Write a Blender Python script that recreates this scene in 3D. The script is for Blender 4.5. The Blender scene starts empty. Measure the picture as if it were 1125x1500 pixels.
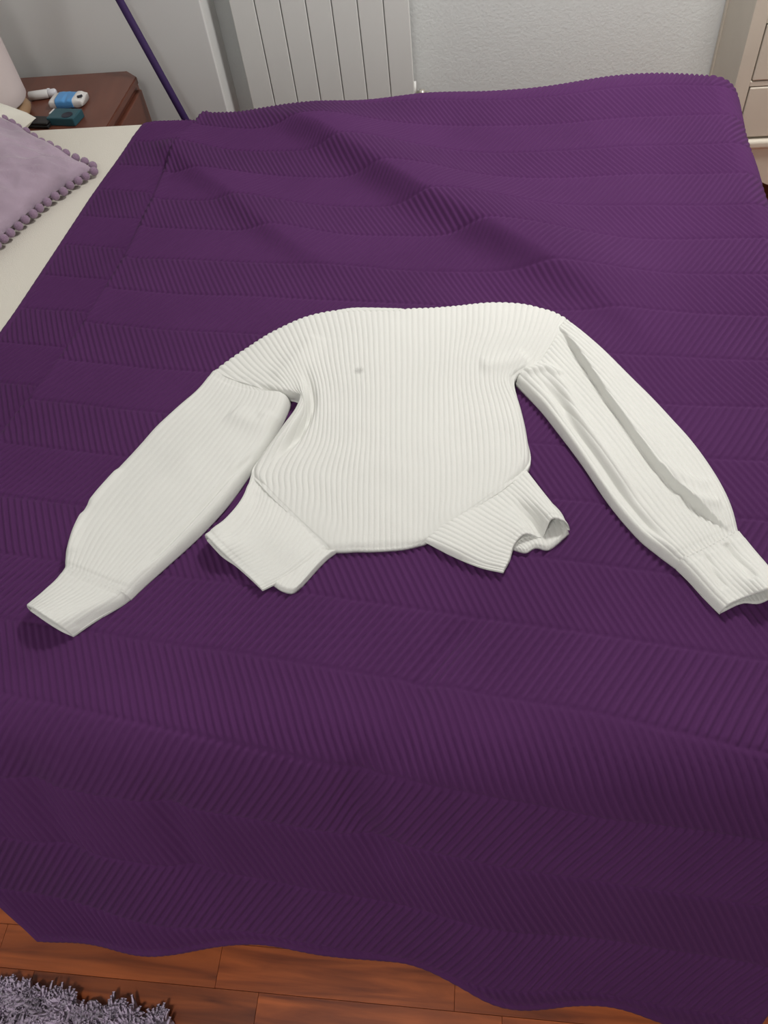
import bpy, bmesh, math, random
import numpy as np
from mathutils import Matrix, Vector
random.seed(4)
rng = np.random.default_rng(4)
sc = bpy.context.scene
COL = sc.collection

# ------------------------------------------------------------------ camera
# axes: X along the bed (foot = +X), Y across the bed to the far wall, Z up
F, CX, CY, H = 1127.0, 562.5, 750.0, 1.55
_n = np.array([699 - CX, 1593 - CY, F]); _n /= np.linalg.norm(_n)
_v = np.array([-8000 - CX, 640 - CY, F])
Zc = -_n
Xc = -_v; Xc = Xc - Xc.dot(Zc) * Zc; Xc /= np.linalg.norm(Xc)
Yc = np.cross(Zc, Xc)
RW = np.stack([Xc, Yc, Zc])                 # world = RW @ (right, down, forward)
CAM = np.array([0, 0, H])


def un(x, y, z):
    """photo measurement -> point of the room at height z"""
    d = RW @ np.array([x - CX, y - CY, F])
    return CAM + d * (z - H) / d[2]


def unv(px, z):
    """vectorised: px (...,2), z (...) -> xy (...,2)"""
    d = np.stack([px[..., 0] - CX, px[..., 1] - CY, np.full(px.shape[:-1], F)], -1) @ RW.T
    t = (z - H) / d[..., 2]
    return d[..., :2] * t[..., None]


cam = bpy.data.cameras.new('camera')
cam.sensor_fit = 'VERTICAL'
cam.sensor_height = 36.0
cam.lens = F / 1500 * 36.0
cam.clip_start = 0.02
camo = bpy.data.objects.new('camera', cam)
COL.objects.link(camo)
m = Matrix.Identity(4)
for r in range(3):
    m[r][0] = RW[r, 0]; m[r][1] = -RW[r, 1]; m[r][2] = -RW[r, 2]; m[r][3] = CAM[r]
camo.matrix_world = m
sc.camera = camo

# ------------------------------------------------------------------ world, lamps, exposure
w = bpy.data.worlds.new('world'); sc.world = w; w.use_nodes = True
w.node_tree.nodes['Background'].inputs[0].default_value = (0.8, 0.85, 0.9, 1)
w.node_tree.nodes['Background'].inputs[1].default_value = 0.05


def lamp(name, loc, size, power, color, spread=math.pi):
    l = bpy.data.lights.new(name, 'AREA'); l.shape = 'DISK'; l.size = size
    l.energy = power; l.color = color; l.spread = spread
    o = bpy.data.objects.new(name, l); o.location = loc
    COL.objects.link(o)
    return o


lamp('ceiling_lamp', (0.62, 1.98, 2.43), 0.40, 40, (1.0, 0.985, 0.955))
lamp('fill_light_near', (-0.35, -0.70, 2.42), 0.40, 20, (1.0, 0.985, 0.955))  # added fill light, no real fixture: brightens the bedspread's hanging front
vs = sc.view_settings
vs.view_transform = 'Standard'; vs.look = 'None'; vs.gamma = 1.0
vs.use_curve_mapping = False
vs.exposure = 0.0


# ------------------------------------------------------------------ helpers
def tag(o, label=None, cat=None, group=None, kind=None):
    if label: o['label'] = label
    if cat: o['category'] = cat
    if group: o['group'] = group
    if kind: o['kind'] = kind
    return o


def link(name, me, parent=None):
    o = bpy.data.objects.new(name, me)
    COL.objects.link(o)
    if parent is not None:
        o.parent = parent
        o.matrix_parent_inverse = Matrix.Translation(-Vector(parent.location))
    return o


def empty(name, loc):
    o = bpy.data.objects.new(name, None)
    o.location = loc; o.empty_display_size = 0.05
    COL.objects.link(o)
    return o


def np_mesh(name, V, Fq, mat, smooth=True):
    """V (n,3); Fq (m,4) quads"""
    me = bpy.data.meshes.new(name)
    V = np.ascontiguousarray(V, dtype=np.float32); Fq = np.ascontiguousarray(Fq, dtype=np.int32)
    me.vertices.add(len(V)); me.vertices.foreach_set('co', V.ravel())
    k = Fq.shape[1]
    me.loops.add(Fq.size); me.loops.foreach_set('vertex_index', Fq.ravel())
    me.polygons.add(len(Fq))
    me.polygons.foreach_set('loop_start', np.arange(0, Fq.size, k, dtype=np.int32))
    me.polygons.foreach_set('loop_total', np.full(len(Fq), k, dtype=np.int32))
    me.polygons.foreach_set('use_smooth', np.full(len(Fq), smooth))
    me.update(calc_edges=True)
    me.materials.append(mat)
    return me


def grid_faces(nr, nc, off=0, flip=False):
    i = np.arange(nr - 1)[:, None] * nc + np.arange(nc - 1)[None, :]
    q = np.stack([i, i + 1, i + nc + 1, i + nc], -1).reshape(-1, 4) + off
    return q[:, ::-1] if flip else q


def bm_obj(name, bm, mat, parent=None, smooth=False):
    me = bpy.data.meshes.new(name)
    bmesh.ops.recalc_face_normals(bm, faces=bm.faces[:])
    for f in bm.faces: f.smooth = smooth
    bm.to_mesh(me); bm.free()
    me.materials.append(mat)
    return link(name, me, parent)


def add_box(bm, x0, x1, y0, y1, z0, z1, bev=0.0, seg=2):
    r = bmesh.ops.create_cube(bm, size=1.0)
    vs_ = r['verts']
    bmesh.ops.scale(bm, vec=(x1 - x0, y1 - y0, z1 - z0), verts=vs_)
    bmesh.ops.translate(bm, vec=((x0 + x1) / 2, (y0 + y1) / 2, (z0 + z1) / 2), verts=vs_)
    if bev:
        es = list({e for v in vs_ for e in v.link_edges})
        bmesh.ops.bevel(bm, geom=es, offset=bev, segments=seg, affect='EDGES', profile=0.5)


def box(name, x0, x1, y0, y1, z0, z1, mat, parent=None, bev=0.0, seg=2, smooth=False):
    bm = bmesh.new(); add_box(bm, x0, x1, y0, y1, z0, z1, bev, seg)
    return bm_obj(name, bm, mat, parent, smooth)


def lathe(bm, prof, seg=24, M=Matrix.Identity(4)):
    rings = []
    for r, z in prof:
        rings.append([bm.verts.new(M @ Vector((r * math.cos(2 * math.pi * k / seg), r * math.sin(2 * math.pi * k / seg), z))) for k in range(seg)])
    for a, b in zip(rings[:-1], rings[1:]):
        for k in range(seg):
            bm.faces.new((a[k], a[(k + 1) % seg], b[(k + 1) % seg], b[k]))
    if prof[0][0] > 1e-4: bm.faces.new(rings[0][::-1])
    if prof[-1][0] > 1e-4: bm.faces.new(rings[-1])


def axis_matrix(a, b):
    a = Vector(a); b = Vector(b)
    q = (b - a).to_track_quat('Z', 'Y')
    return Matrix.Translation(a) @ q.to_matrix().to_4x4()


def sstep(x): 
    x = np.clip(x, 0, 1); return x * x * (3 - 2 * x)


def poly_dist(P, line):
    """signed distance (left of travel = +) and arc fraction of xy points P (...,2) to a polyline"""
    line = np.asarray(line, float)
    best = np.full(P.shape[:-1], 1e9); sign = np.ones(P.shape[:-1]); frac = np.zeros(P.shape[:-1])
    L = np.r_[0, np.cumsum(np.linalg.norm(np.diff(line, axis=0), axis=1))]
    for k in range(len(line) - 1):
        a, b = line[k], line[k + 1]; d = b - a; l2 = d @ d
        t = np.clip(((P - a) @ d) / l2, 0, 1)
        q = a + t[..., None] * d; e = P - q
        dist = np.hypot(e[..., 0], e[..., 1])
        c = d[0] * e[..., 1] - d[1] * e[..., 0]
        mk = dist < best
        best = np.where(mk, dist, best); sign = np.where(mk, np.sign(c), sign)
        frac = np.where(mk, (L[k] + t * math.sqrt(l2)) / L[-1], frac)
    return best * sign, frac


def refine(line, n=40):
    """Catmull-Rom through the points"""
    p = np.asarray(line, float); p = np.vstack([2 * p[0] - p[1], p, 2 * p[-1] - p[-2]])
    out = []
    N = len(p) - 3
    for u in np.linspace(0, N, n):
        k = min(int(u), N - 1); t = u - k
        a, b, c, d = p[k:k + 4]
        out.append(0.5 * (2 * b + (c - a) * t + (2 * a - 5 * b + 4 * c - d) * t * t + (3 * b - a - 3 * c + d) * t ** 3))
    return np.array(out)


def fold(P, px_line, h, wl, wr, z=0.56, t0=0.12, t1=0.15):
    """gaussian ridge along a line; wl / wr = widths left / right of travel, ends tapered"""
    line = refine([un(x, y, z)[:2] for x, y in px_line], 24)
    d, f = poly_dist(P, line)
    wd = np.where(d > 0, wl, wr)
    e = np.exp(-(d / wd) ** 2)
    return h * e * sstep(f / max(t0, 1e-3) + (0 if t0 > 0 else 1)) * sstep((1 - f) / max(t1, 1e-3) + (0 if t1 > 0 else 1))


# value noise on a grid for cloth undulation
def vnoise(P, scale, seed):
    r = np.random.default_rng(seed); G = r.uniform(-1, 1, (64, 64))
    q = P / scale + 20
    i = np.floor(q).astype(int); t = q - i; t = t * t * (3 - 2 * t)
    x0, y0 = i[..., 0] % 64, i[..., 1] % 64; x1, y1 = (x0 + 1) % 64, (y0 + 1) % 64
    return (G[x0, y0] * (1 - t[..., 0]) + G[x1, y0] * t[..., 0]) * (1 - t[..., 1]) + (G[x0, y1] * (1 - t[..., 0]) + G[x1, y1] * t[..., 0]) * t[..., 1]


# ------------------------------------------------------------------ materials
def mat(name, col, rough=0.6, bump=None, var=0.0, var_scale=6.0, sheen=0.0, spec=0.5, metal=0.0, coat=0.0, trans=0.0):
    """principled; bump=(scale, strength, distance), var = colour mottling"""
    M = bpy.data.materials.new(name); M.use_nodes = True
    nt = M.node_tree; b = nt.nodes['Principled BSDF']
    b.inputs['Base Color'].default_value = (*col, 1)
    b.inputs['Roughness'].default_value = rough
    b.inputs['Metallic'].default_value = metal
    b.inputs['Specular IOR Level'].default_value = spec
    b.inputs['Sheen Weight'].default_value = sheen
    b.inputs['Sheen Roughness'].default_value = 0.5
    b.inputs['Coat Weight'].default_value = coat
    b.inputs['Transmission Weight'].default_value = trans
    tc = nt.nodes.new('ShaderNodeTexCoord')
    if var:
        n = nt.nodes.new('ShaderNodeTexNoise'); n.inputs['Scale'].default_value = var_scale; n.inputs['Detail'].default_value = 4
        nt.links.new(tc.outputs['Object'], n.inputs['Vector'])
        r = nt.nodes.new('ShaderNodeValToRGB')
        r.color_ramp.elements[0].position = 0.3; r.color_ramp.elements[1].position = 0.7
        r.color_ramp.elements[0].color = (*[c * (1 - var) for c in col], 1)
        r.color_ramp.elements[1].color = (*[min(1, c * (1 + var)) for c in col], 1)
        nt.links.new(n.outputs['Fac'], r.inputs['Fac']); nt.links.new(r.outputs['Color'], b.inputs['Base Color'])
    if bump:
        n = nt.nodes.new('ShaderNodeTexNoise'); n.inputs['Scale'].default_value = bump[0]; n.inputs['Detail'].default_value = 3
        nt.links.new(tc.outputs['Object'], n.inputs['Vector'])
        bp = nt.nodes.new('ShaderNodeBump'); bp.inputs['Strength'].default_value = bump[1]; bp.inputs['Distance'].default_value = bump[2]
        nt.links.new(n.outputs['Fac'], bp.inputs['Height']); nt.links.new(bp.outputs['Normal'], b.inputs['Normal'])
    return M


def wood(name, c0, c1, rough, grain=(1.5, 40, 40), per_object=0.0, coat=0.0, gloss_var=False):
    M = bpy.data.materials.new(name); M.use_nodes = True
    nt = M.node_tree; b = nt.nodes['Principled BSDF']
    b.inputs['Roughness'].default_value = rough; b.inputs['Coat Weight'].default_value = coat; b.inputs['Coat Roughness'].default_value = 0.25
    tc = nt.nodes.new('ShaderNodeTexCoord'); oi = nt.nodes.new('ShaderNodeObjectInfo')
    mp = nt.nodes.new('ShaderNodeMapping'); mp.inputs['Scale'].default_value = grain
    nt.links.new(tc.outputs['Object'], mp.inputs['Vector'])
    n = nt.nodes.new('ShaderNodeTexNoise'); n.noise_dimensions = '4D'; n.inputs['Scale'].default_value = 1.0; n.inputs['Detail'].default_value = 6; n.inputs['Distortion'].default_value = 0.8
    nt.links.new(mp.outputs['Vector'], n.inputs['Vector'])
    mm = nt.nodes.new('ShaderNodeMath'); mm.operation = 'MULTIPLY'; mm.inputs[1].default_value = 37.0
    nt.links.new(oi.outputs['Random'], mm.inputs[0]); nt.links.new(mm.outputs[0], n.inputs['W'])
    r = nt.nodes.new('ShaderNodeValToRGB')
    r.color_ramp.elements[0].position = 0.28; r.color_ramp.elements[1].position = 0.72
    r.color_ramp.elements[0].color = (*c0, 1); r.color_ramp.elements[1].color = (*c1, 1)
    nt.links.new(n.outputs['Fac'], r.inputs['Fac'])
    out = r.outputs['Color']
    if per_object:
        hs = nt.nodes.new('ShaderNodeHueSaturation')
        mr = nt.nodes.new('ShaderNodeMapRange'); mr.inputs['To Min'].default_value = 1 - per_object; mr.inputs['To Max'].default_value = 1 + per_object
        nt.links.new(oi.outputs['Random'], mr.inputs['Value']); nt.links.new(mr.outputs['Result'], hs.inputs['Value'])
        nt.links.new(out, hs.inputs['Color']); out = hs.outputs['Color']
    nt.links.new(out, b.inputs['Base Color'])
    return M


M_wall = mat('wall_paint', (0.76, 0.78, 0.77), 0.85, bump=(130, 0.35, 0.003), spec=0.2)
M_panel = mat('panel_paint', (0.80, 0.80, 0.785), 0.6, bump=(25, 0.05, 0.002), spec=0.3)
M_ceil = mat('ceiling_paint', (0.75, 0.75, 0.74), 0.9)
M_rad = mat('radiator_enamel', (0.83, 0.83, 0.80), 0.45, spec=0.4)
M_valve = mat('valve_metal', (0.62, 0.58, 0.52), 0.35, metal=0.7)
M_plank = wood('floor_planks', (0.115, 0.019, 0.005), (0.50, 0.120, 0.028), 0.38, (4, 45, 45), per_object=0.30, coat=0.0)
M_sub = mat('floor_gap', (0.10, 0.03, 0.012), 0.7)
M_night = wood('nightstand_mahogany', (0.115, 0.036, 0.022), (0.165, 0.054, 0.032), 0.38, (14, 3, 14), coat=0.2)
M_chest = mat('chest_cream_paint', (0.68, 0.62, 0.525), 0.5, bump=(60, 0.05, 0.002), var=0.03, var_scale=9)
M_dark = mat('chest_shadow_gap', (0.03, 0.022, 0.018), 0.9)
M_sheet = mat('white_sheet', (0.72, 0.68, 0.60), 0.95, bump=(450, 0.35, 0.003), sheen=0.1, spec=0.1)
M_pillow = mat('white_pillowcase', (0.70, 0.675, 0.60), 0.9, bump=(300, 0.2, 0.002), spec=0.1)
M_lilac = mat('lilac_velvet', (0.37, 0.285, 0.355), 0.85, bump=(35, 0.5, 0.006), var=0.12, var_scale=14, sheen=0.35, spec=0.15)
M_pom = mat('lilac_pompom', (0.30, 0.20, 0.29), 0.95, bump=(500, 0.8, 0.003), sheen=0.3, spec=0.1)
M_rug = mat('rug_pile', (0.55, 0.455, 0.585), 0.95, var=0.25, var_scale=30, sheen=0.2, spec=0.1)
M_rugb = mat('rug_backing', (0.20, 0.16, 0.22), 0.95)
M_shade = mat('lamp_shade_fabric', (0.66, 0.57, 0.56), 0.9, bump=(300, 0.15, 0.002))
M_lampb = mat('lamp_base_wood', (0.36, 0.22, 0.12), 0.45)
M_pole = mat('pole_purple', (0.040, 0.017, 0.085), 0.65, spec=0.25)
M_tube = mat('tube_white', (0.72, 0.71, 0.70), 0.4)
M_clear = mat('cap_clear', (0.72, 0.72, 0.76), 0.2, spec=0.6)
M_pack = mat('pack_white', (0.74, 0.72, 0.70), 0.35)
M_blue = mat('pack_blue', (0.10, 0.32, 0.66), 0.3)
M_teal = mat('box_teal', (0.022, 0.085, 0.11), 0.4)
M_navy = mat('box_navy', (0.008, 0.010, 0.025), 0.4)
M_black = mat('case_black', (0.012, 0.013, 0.014), 0.35)


def cloth(name, col, rough, fine, sheen, stain=None, var=0.06):
    M = mat(name, col, rough, bump=fine, var=var, var_scale=5, sheen=sheen, spec=0.06)
    if stain:
        nt = M.node_tree; b = nt.nodes['Principled BSDF']
        src = b.inputs['Base Color'].links[0].from_socket
        ge = nt.nodes.new('ShaderNodeNewGeometry')
        d = nt.nodes.new('ShaderNodeVectorMath'); d.operation = 'DISTANCE'; d.inputs[1].default_value = stain
        fz = nt.nodes.new('ShaderNodeVectorMath'); fz.operation = 'MULTIPLY'; fz.inputs[1].default_value = (1, 1, 0)
        nt.links.new(ge.outputs['Position'], fz.inputs[0]); nt.links.new(fz.outputs[0], d.inputs[0])
        no = nt.nodes.new('ShaderNodeTexNoise'); no.inputs['Scale'].default_value = 160
        ad = nt.nodes.new('ShaderNodeMath'); ad.operation = 'MULTIPLY_ADD'; ad.inputs[1].default_value = 0.012
        nt.links.new(no.outputs['Fac'], ad.inputs[0]); nt.links.new(d.outputs['Value'], ad.inputs[2])
        mr = nt.nodes.new('ShaderNodeMapRange'); mr.inputs['From Min'].default_value = 0.009; mr.inputs['From Max'].default_value = 0.017
        mr.inputs['To Min'].default_value = 0.45; mr.inputs['To Max'].default_value = 0.0
        nt.links.new(ad.outputs[0], mr.inputs['Value'])
        mx = nt.nodes.new('ShaderNodeMixRGB'); mx.inputs['Color2'].default_value = (0.25, 0.24, 0.23, 1)
        nt.links.new(mr.outputs['Result'], mx.inputs['Fac']); nt.links.new(src, mx.inputs['Color1'])
        nt.links.new(mx.outputs['Color'], b.inputs['Base Color'])
    return M


M_quilt = cloth('quilt_purple', (0.081, 0.0245, 0.095), 0.85, (900, 0.35, 0.0015), 0.03, var=0.05)
ST = un(527, 551, 0.588)
M_knit = cloth('knit_ivory', (0.72, 0.72, 0.683), 0.95, (700, 0.5, 0.0012), 0.10, stain=(ST[0], ST[1], 0.0), var=0.015)

# ------------------------------------------------------------------ room shell
YW = 2.75
XL_, XR_, YN = -1.80, 2.20, -1.30
fl = box('floor', XL_, XR_, YN, YW, -0.06, -0.008, M_sub); tag(fl, kind='structure')
ce = box('ceiling', XL_, XR_, YN, YW, 2.50, 2.56, M_ceil); tag(ce, kind='structure')
tag(box('wall_far', XL_, XR_, YW, YW + 0.1, -0.06, 2.56, M_wall), kind='structure')
tag(box('wall_near', XL_, XR_, YN - 0.1, YN, -0.06, 2.56, M_wall), kind='structure')
tag(box('wall_left', XL_ - 0.1, XL_, YN - 0.1, YW + 0.1, -0.06, 2.56, M_wall), kind='structure')
tag(box('wall_right', XR_, XR_ + 0.1, YN - 0.1, YW + 0.1, -0.06, 2.56, M_wall), kind='structure')
tag(box('trim_1', XL_, -0.892, 2.612, YW, -0.008, 2.50, M_panel, bev=0.004), 'white boxed projection of the far wall behind the nightstand', kind='structure')

# planks: one shared mesh per length, laid in rows along X
PW, GAP = 0.070, 0.0006
plank_me = {}


def plank_mesh(L):
    L = round(L, 2)
    if L not in plank_me:
        bm = bmesh.new(); add_box(bm, 0, L - GAP, 0, PW - GAP, -0.008, 0, 0.0003, 1)
        bmesh.ops.recalc_face_normals(bm, faces=bm.faces[:])
        me = bpy.data.meshes.new('plank'); bm.to_mesh(me); bm.free(); me.materials.append(M_plank)
        plank_me[L] = me
    return plank_me[L]


def lay(x0, x1, y0, y1):
    y = y0; k = 0
    while y < y1 - 0.01:
        x = x0; first = True
        while x < x1 - 0.02:
            L = 0.42 if not first else random.choice([0.14, 0.24, 0.34, 0.42])
            first = False
            L = min(L, x1 - x)
            o = bpy.data.objects.new('plank', plank_mesh(L)); COL.objects.link(o); o.parent = fl
            o.location = (x, y, 0)
            x += L
        y += PW; k += 1


lay(-1.64, 0.98, -0.60, 0.45)
lay(0.56, 1.82, 0.45, 2.74)

# ------------------------------------------------------------------ bed
BX0, BX1, BY0, BY1, BZ = -1.52, 0.555, 0.40, 2.105, 0.542
bed = empty('bed', ((BX0 + BX1) / 2, (BY0 + BY1) / 2, 0))
tag(bed, 'bed with a white sheeted mattress under the purple quilted bedspread', 'bed')
box('mattress', BX0, BX1, BY0, BY1, 0.30, BZ, M_sheet, bed, bev=0.022, seg=5, smooth=True)
box('bed_base', BX0 + 0.02, BX1 - 0.03, BY0 + 0.03, BY1 - 0.03, 0.10, 0.30, M_night, bed, bev=0.004)
for sx in (BX0 + 0.1, BX1 - 0.16):
    for sy in (BY0 + 0.1, BY1 - 0.16):
        box('leg', sx, sx + 0.06, sy, sy + 0.06, 0.0, 0.10, M_night, bed, bev=0.004)

# ------------------------------------------------------------------ bedspread
W = 0.118                                    # width of one chevron band
CO = [17.7353, -1.4866, -0.3714, -8.8249, 0.0488, 0.7103, -0.0932, 0.5327]


def vband(X, Y):
    Yc_ = np.clip(Y, 0.40, 2.2)
    X = np.clip(X, -1.02, 0.62)
    v = CO[0] + CO[1] * X + CO[2] * X * X + CO[3] * Yc_ + CO[4] * Yc_ ** 2 + CO[5] * X * Yc_ + CO[6] * X * Yc_ ** 2 + CO[7] * X * X * Yc_
    return v + (Yc_ - Y) / W


QZ = 0.552
NS, NA = 1010, 700
Yf = np.linspace(2.36, -0.185, NS)
# cross profile: angle below the horizontal, integrated from the middle of the bed
a_near = math.radians(60) * sstep((0.425 - Yf) / 0.13)
a_far = math.radians(82) * sstep((Yf - 2.048) / 0.09)
ds = Yf[0] - Yf[1]
i0 = int(np.argmin(abs(Yf - 1.2)))
py_ = np.zeros(NS); pz_ = np.zeros(NS)
for i in range(i0 + 1, NS):
    py_[i] = py_[i - 1] - ds * math.cos(a_near[i]); pz_[i] = pz_[i - 1] - ds * math.sin(a_near[i])
for i in range(i0 - 1, -1, -1):
    py_[i] = py_[i + 1] + ds * math.cos(a_far[i]); pz_[i] = pz_[i + 1] - ds * math.sin(a_far[i])
py_ += Yf[i0]
XLs = np.interp(Yf[::-1], [-0.19, -0.05, 0.1, 0.35, 0.6, 0.9, 1.2, 1.7, 2.0, 2.1, 2.4], [-0.715, -0.78, -0.865, -0.975, -1.02, -1.04, -1.03, -0.995, -0.967, -0.95, -0.93])[::-1]
XRs = np.interp(Yf[::-1], [-0.19, 0.1, 0.4, 1.0, 1.6, 2.0, 2.1, 2.4], [0.405, 0.47, 0.56, 0.60, 0.63, 0.66, 0.665, 0.66])[::-1]
A = np.linspace(0, 1, NA)[None, :]
Xf = XLs[:, None] * (1 - A) + XRs[:, None] * A
# drop over the foot end
over = np.clip(Xf - 0.545, 0, None)
rr = 0.045
th = np.clip(over / rr, 0, math.radians(76))
rest = np.clip(over - rr * math.radians(76), 0, None)
hang = sstep((Yf[:, None] - 0.36) / 0.12)           # the near hanging part is past the foot corner
Xd = np.where(over > 0, 0.545 + rr * np.sin(th) + rest * math.cos(math.radians(76)), Xf)
Zd = np.where(over > 0, -(rr * (1 - np.cos(th)) + rest * math.sin(math.radians(76))), 0)
X = Xf * (1 - hang) + Xd * hang
ZX = Zd * hang
Yg = np.repeat(Yf[:, None], NA, 1)
# the hem is not cut straight: shorten the hanging rows column by column
hem = np.array([(-80, 1330), (67, 1371), (149, 1369), (214, 1373), (318, 1370), (398, 1373), (498, 1390), (560, 1396), (610, 1398), (670, 1416), (726, 1444), (786, 1458), (906, 1468), (987, 1496), (1080, 1515), (1200, 1500)], float)
yy_ = np.linspace(0.30, -0.34, 260)
aa_ = math.radians(60) * sstep((0.425 - yy_) / 0.13)
hy = np.concatenate([[np.interp(0.30, Yf[::-1], py_[::-1])], np.interp(0.30, Yf[::-1], py_[::-1]) - np.cumsum(np.cos(aa_[1:])) * (yy_[0] - yy_[1])])
hz = QZ + np.concatenate([[np.interp(0.30, Yf[::-1], pz_[::-1])], np.interp(0.30, Yf[::-1], pz_[::-1]) - np.cumsum(np.sin(aa_[1:])) * (yy_[0] - yy_[1])])
kend = np.zeros(NA)
for c in range(NA):
    xc = XLs[-1] * (1 - A[0, c]) + XRs[-1] * A[0, c]
    cc = (np.stack([np.full_like(hy, xc), hy, hz], -1) - CAM) @ RW
    pxx = cc[:, 0] / cc[:, 2] * F + CX; pyy = cc[:, 1] / cc[:, 2] * F + CY
    g = pyy - np.interp(pxx, hem[:, 0], hem[:, 1])
    kk = np.argmax(g > 0) if (g > 0).any() else len(g) - 1
    kend[c] = yy_[kk]
kend = np.convolve(np.pad(kend, 20, mode='edge'), np.ones(41) / 41, mode='valid')
sc_ = (0.30 - kend) / (0.30 - Yf[-1])
Yg = np.where(Yg < 0.30, 0.30 - (0.30 - Yg) * sc_[None, :], Yg)
PYg = np.interp(Yg, np.r_[yy_[::-1], Yf[::-1][Yf[::-1] > 0.301]], np.r_[hy[::-1], py_[::-1][Yf[::-1] > 0.301]])
PZg = np.interp(Yg, np.r_[yy_[::-1], Yf[::-1][Yf[::-1] > 0.301]], np.r_[hz[::-1] - QZ, pz_[::-1][Yf[::-1] > 0.301]])
PXY = np.stack([Xf, Yg], -1)
# pattern
v = vband(Xf, Yg)
edge = refine([un(x, y, 0.56)[:2] for x, y in [(296, 160), (290, 172), (262, 215), (238, 252), (222, 290), (185, 365), (122, 473), (60, 563), (0, 640)]] + [np.array([-0.915, 0.6]), np.array([-0.91, 0.2]), np.array([-0.85, -0.25])], 60)
dl, _fr = poly_dist(PXY, edge)              # left of travel (towards near) is +X side
strip = dl < 0
v = np.where(strip, v + 0.47, v)
mm_ = np.mod(v, 2.0)
tri = np.where(mm_ < 1, mm_, 2 - mm_)
u = Xf - 0.05 * Yg + 0.004 * vnoise(PXY, 0.22, 3)
ph = (u - 0.56 * W * tri) / 0.0126
rib = np.abs(np.sin(math.pi * ph)) ** 0.75
bd = np.abs(np.mod(v + 0.5, 1.0) - 0.5) * W        # distance to the band seam
rib = rib * (0.25 + 0.75 * np.clip(bd / 0.005, 0, 1))
amp = 0.0064 * (0.85 + 0.25 * vnoise(PXY, 0.3, 8))
ed = np.minimum(Xf - XLs[:, None], XRs[:, None] - Xf)
ed = np.minimum(ed, Yg - kend[None, :])
amp = amp * (0.15 + 0.85 * sstep((ed - 0.008) / 0.015)) * (1 - 0.75 * sstep(over / 0.05)) * (1 - 0.7 * sstep((Yg - 2.07) / 0.06))
D = amp * 0.6
# the overlapped edge strip near the pillow end: upper layer and its rolled hem
D += 0.016 * sstep((dl + 0.010) / 0.026)
D += 0.004 * np.exp(-((dl - 0.020) / 0.010) ** 2) - 0.004 * np.exp(-((dl + 0.008) / 0.008) ** 2)
# the folds
D += fold(PXY, [(352, 148), (372, 162), (450, 197), (520, 238), (600, 287), (693, 341), (763, 378), (824, 407), (890, 445), (960, 505), (1030, 580)], 0.050, 0.13, 0.042, t0=0.26, t1=0.40)
D += fold(PXY, [(225, 196), (255, 222), (295, 260), (335, 287), (380, 328), (429, 364), (480, 388), (560, 410)], 0.024, 0.085, 0.036, t0=0.15, t1=0.35)
D += fold(PXY, [(560, 380), (640, 410), (720, 440), (790, 470)], -0.006, 0.05, 0.05)
for ln, h, wd_ in [
    ([(0.02, 0.56), (-0.06, 0.48), (-0.10, 0.38), (-0.11, 0.28)], -0.008, 0.018),
    ([(0.05, 0.54), (-0.02, 0.46), (-0.06, 0.36)], 0.004, 0.025),
    ([(-0.14, 0.38), (-0.17, 0.26), (-0.10, 0.14)], -0.012, 0.026),
    ([(-0.46, 0.32), (-0.43, 0.18), (-0.40, 0.06)], -0.012, 0.026),
    ([(-0.66, 0.36), (-0.63, 0.20), (-0.58, 0.08)], -0.012, 0.028),
    ([(0.12, 0.50), (0.16, 0.34), (0.14, 0.16)], 0.005, 0.06),
    ([(-0.95, 0.86), (-0.70, 0.84), (-0.55, 0.92)], 0.004, 0.05),
]:
    dd_, ff_ = poly_dist(PXY, refine(ln, 20))
    D += h * np.exp(-(dd_ / wd_) ** 2) * sstep(ff_ / 0.3) * sstep((1 - ff_) / 0.3)
D += 0.0035 * vnoise(PXY, 0.16, 11) + 0.004 * vnoise(PXY, 0.35, 12)
# hanging front: soft waves that grow towards the hem
hs = np.clip((0.36 - Yg) / 0.55, 0, 1)
D += hs ** 1.3 * (0.014 * np.sin((Xf + 0.12) * 11.5) + 0.007 * np.sin(Xf * 24 + 1.1))
bulge = (0.034 * np.exp(-((Xf - 0.36) / 0.22) ** 2) + 0.018 * np.exp(-((Xf + 0.12) / 0.30) ** 2)) * np.exp(-((Yg - 2.09) / 0.16) ** 2)
D += bulge - 0.010 * np.exp(-((Xf + 0.48) / 0.16) ** 2) * np.exp(-((Yg - 2.09) / 0.12) ** 2)
# rolled hem all round
D += 0.003 * np.exp(-((ed - 0.006) / 0.006) ** 2)
Dsm = D.copy()                               # smooth height, without the ribs
D = D + amp * (rib - 0.6)
ang = np.where(Yf < 1.2, math.radians(60) * sstep((0.425 - Yg[:, NA // 2]) / 0.13), a_far)
nyv = np.where(Yf < 1.2, -np.sin(ang), np.sin(ang))[:, None]; nzv = np.cos(ang)[:, None]
V = np.stack([X, PYg + D * nyv, QZ + PZg + ZX + D * nzv], -1)
V[..., 0] += np.where(over > 0, D * np.sin(th), 0) * hang
V[..., 2] = np.maximum(V[..., 2], 0.012)
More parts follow.
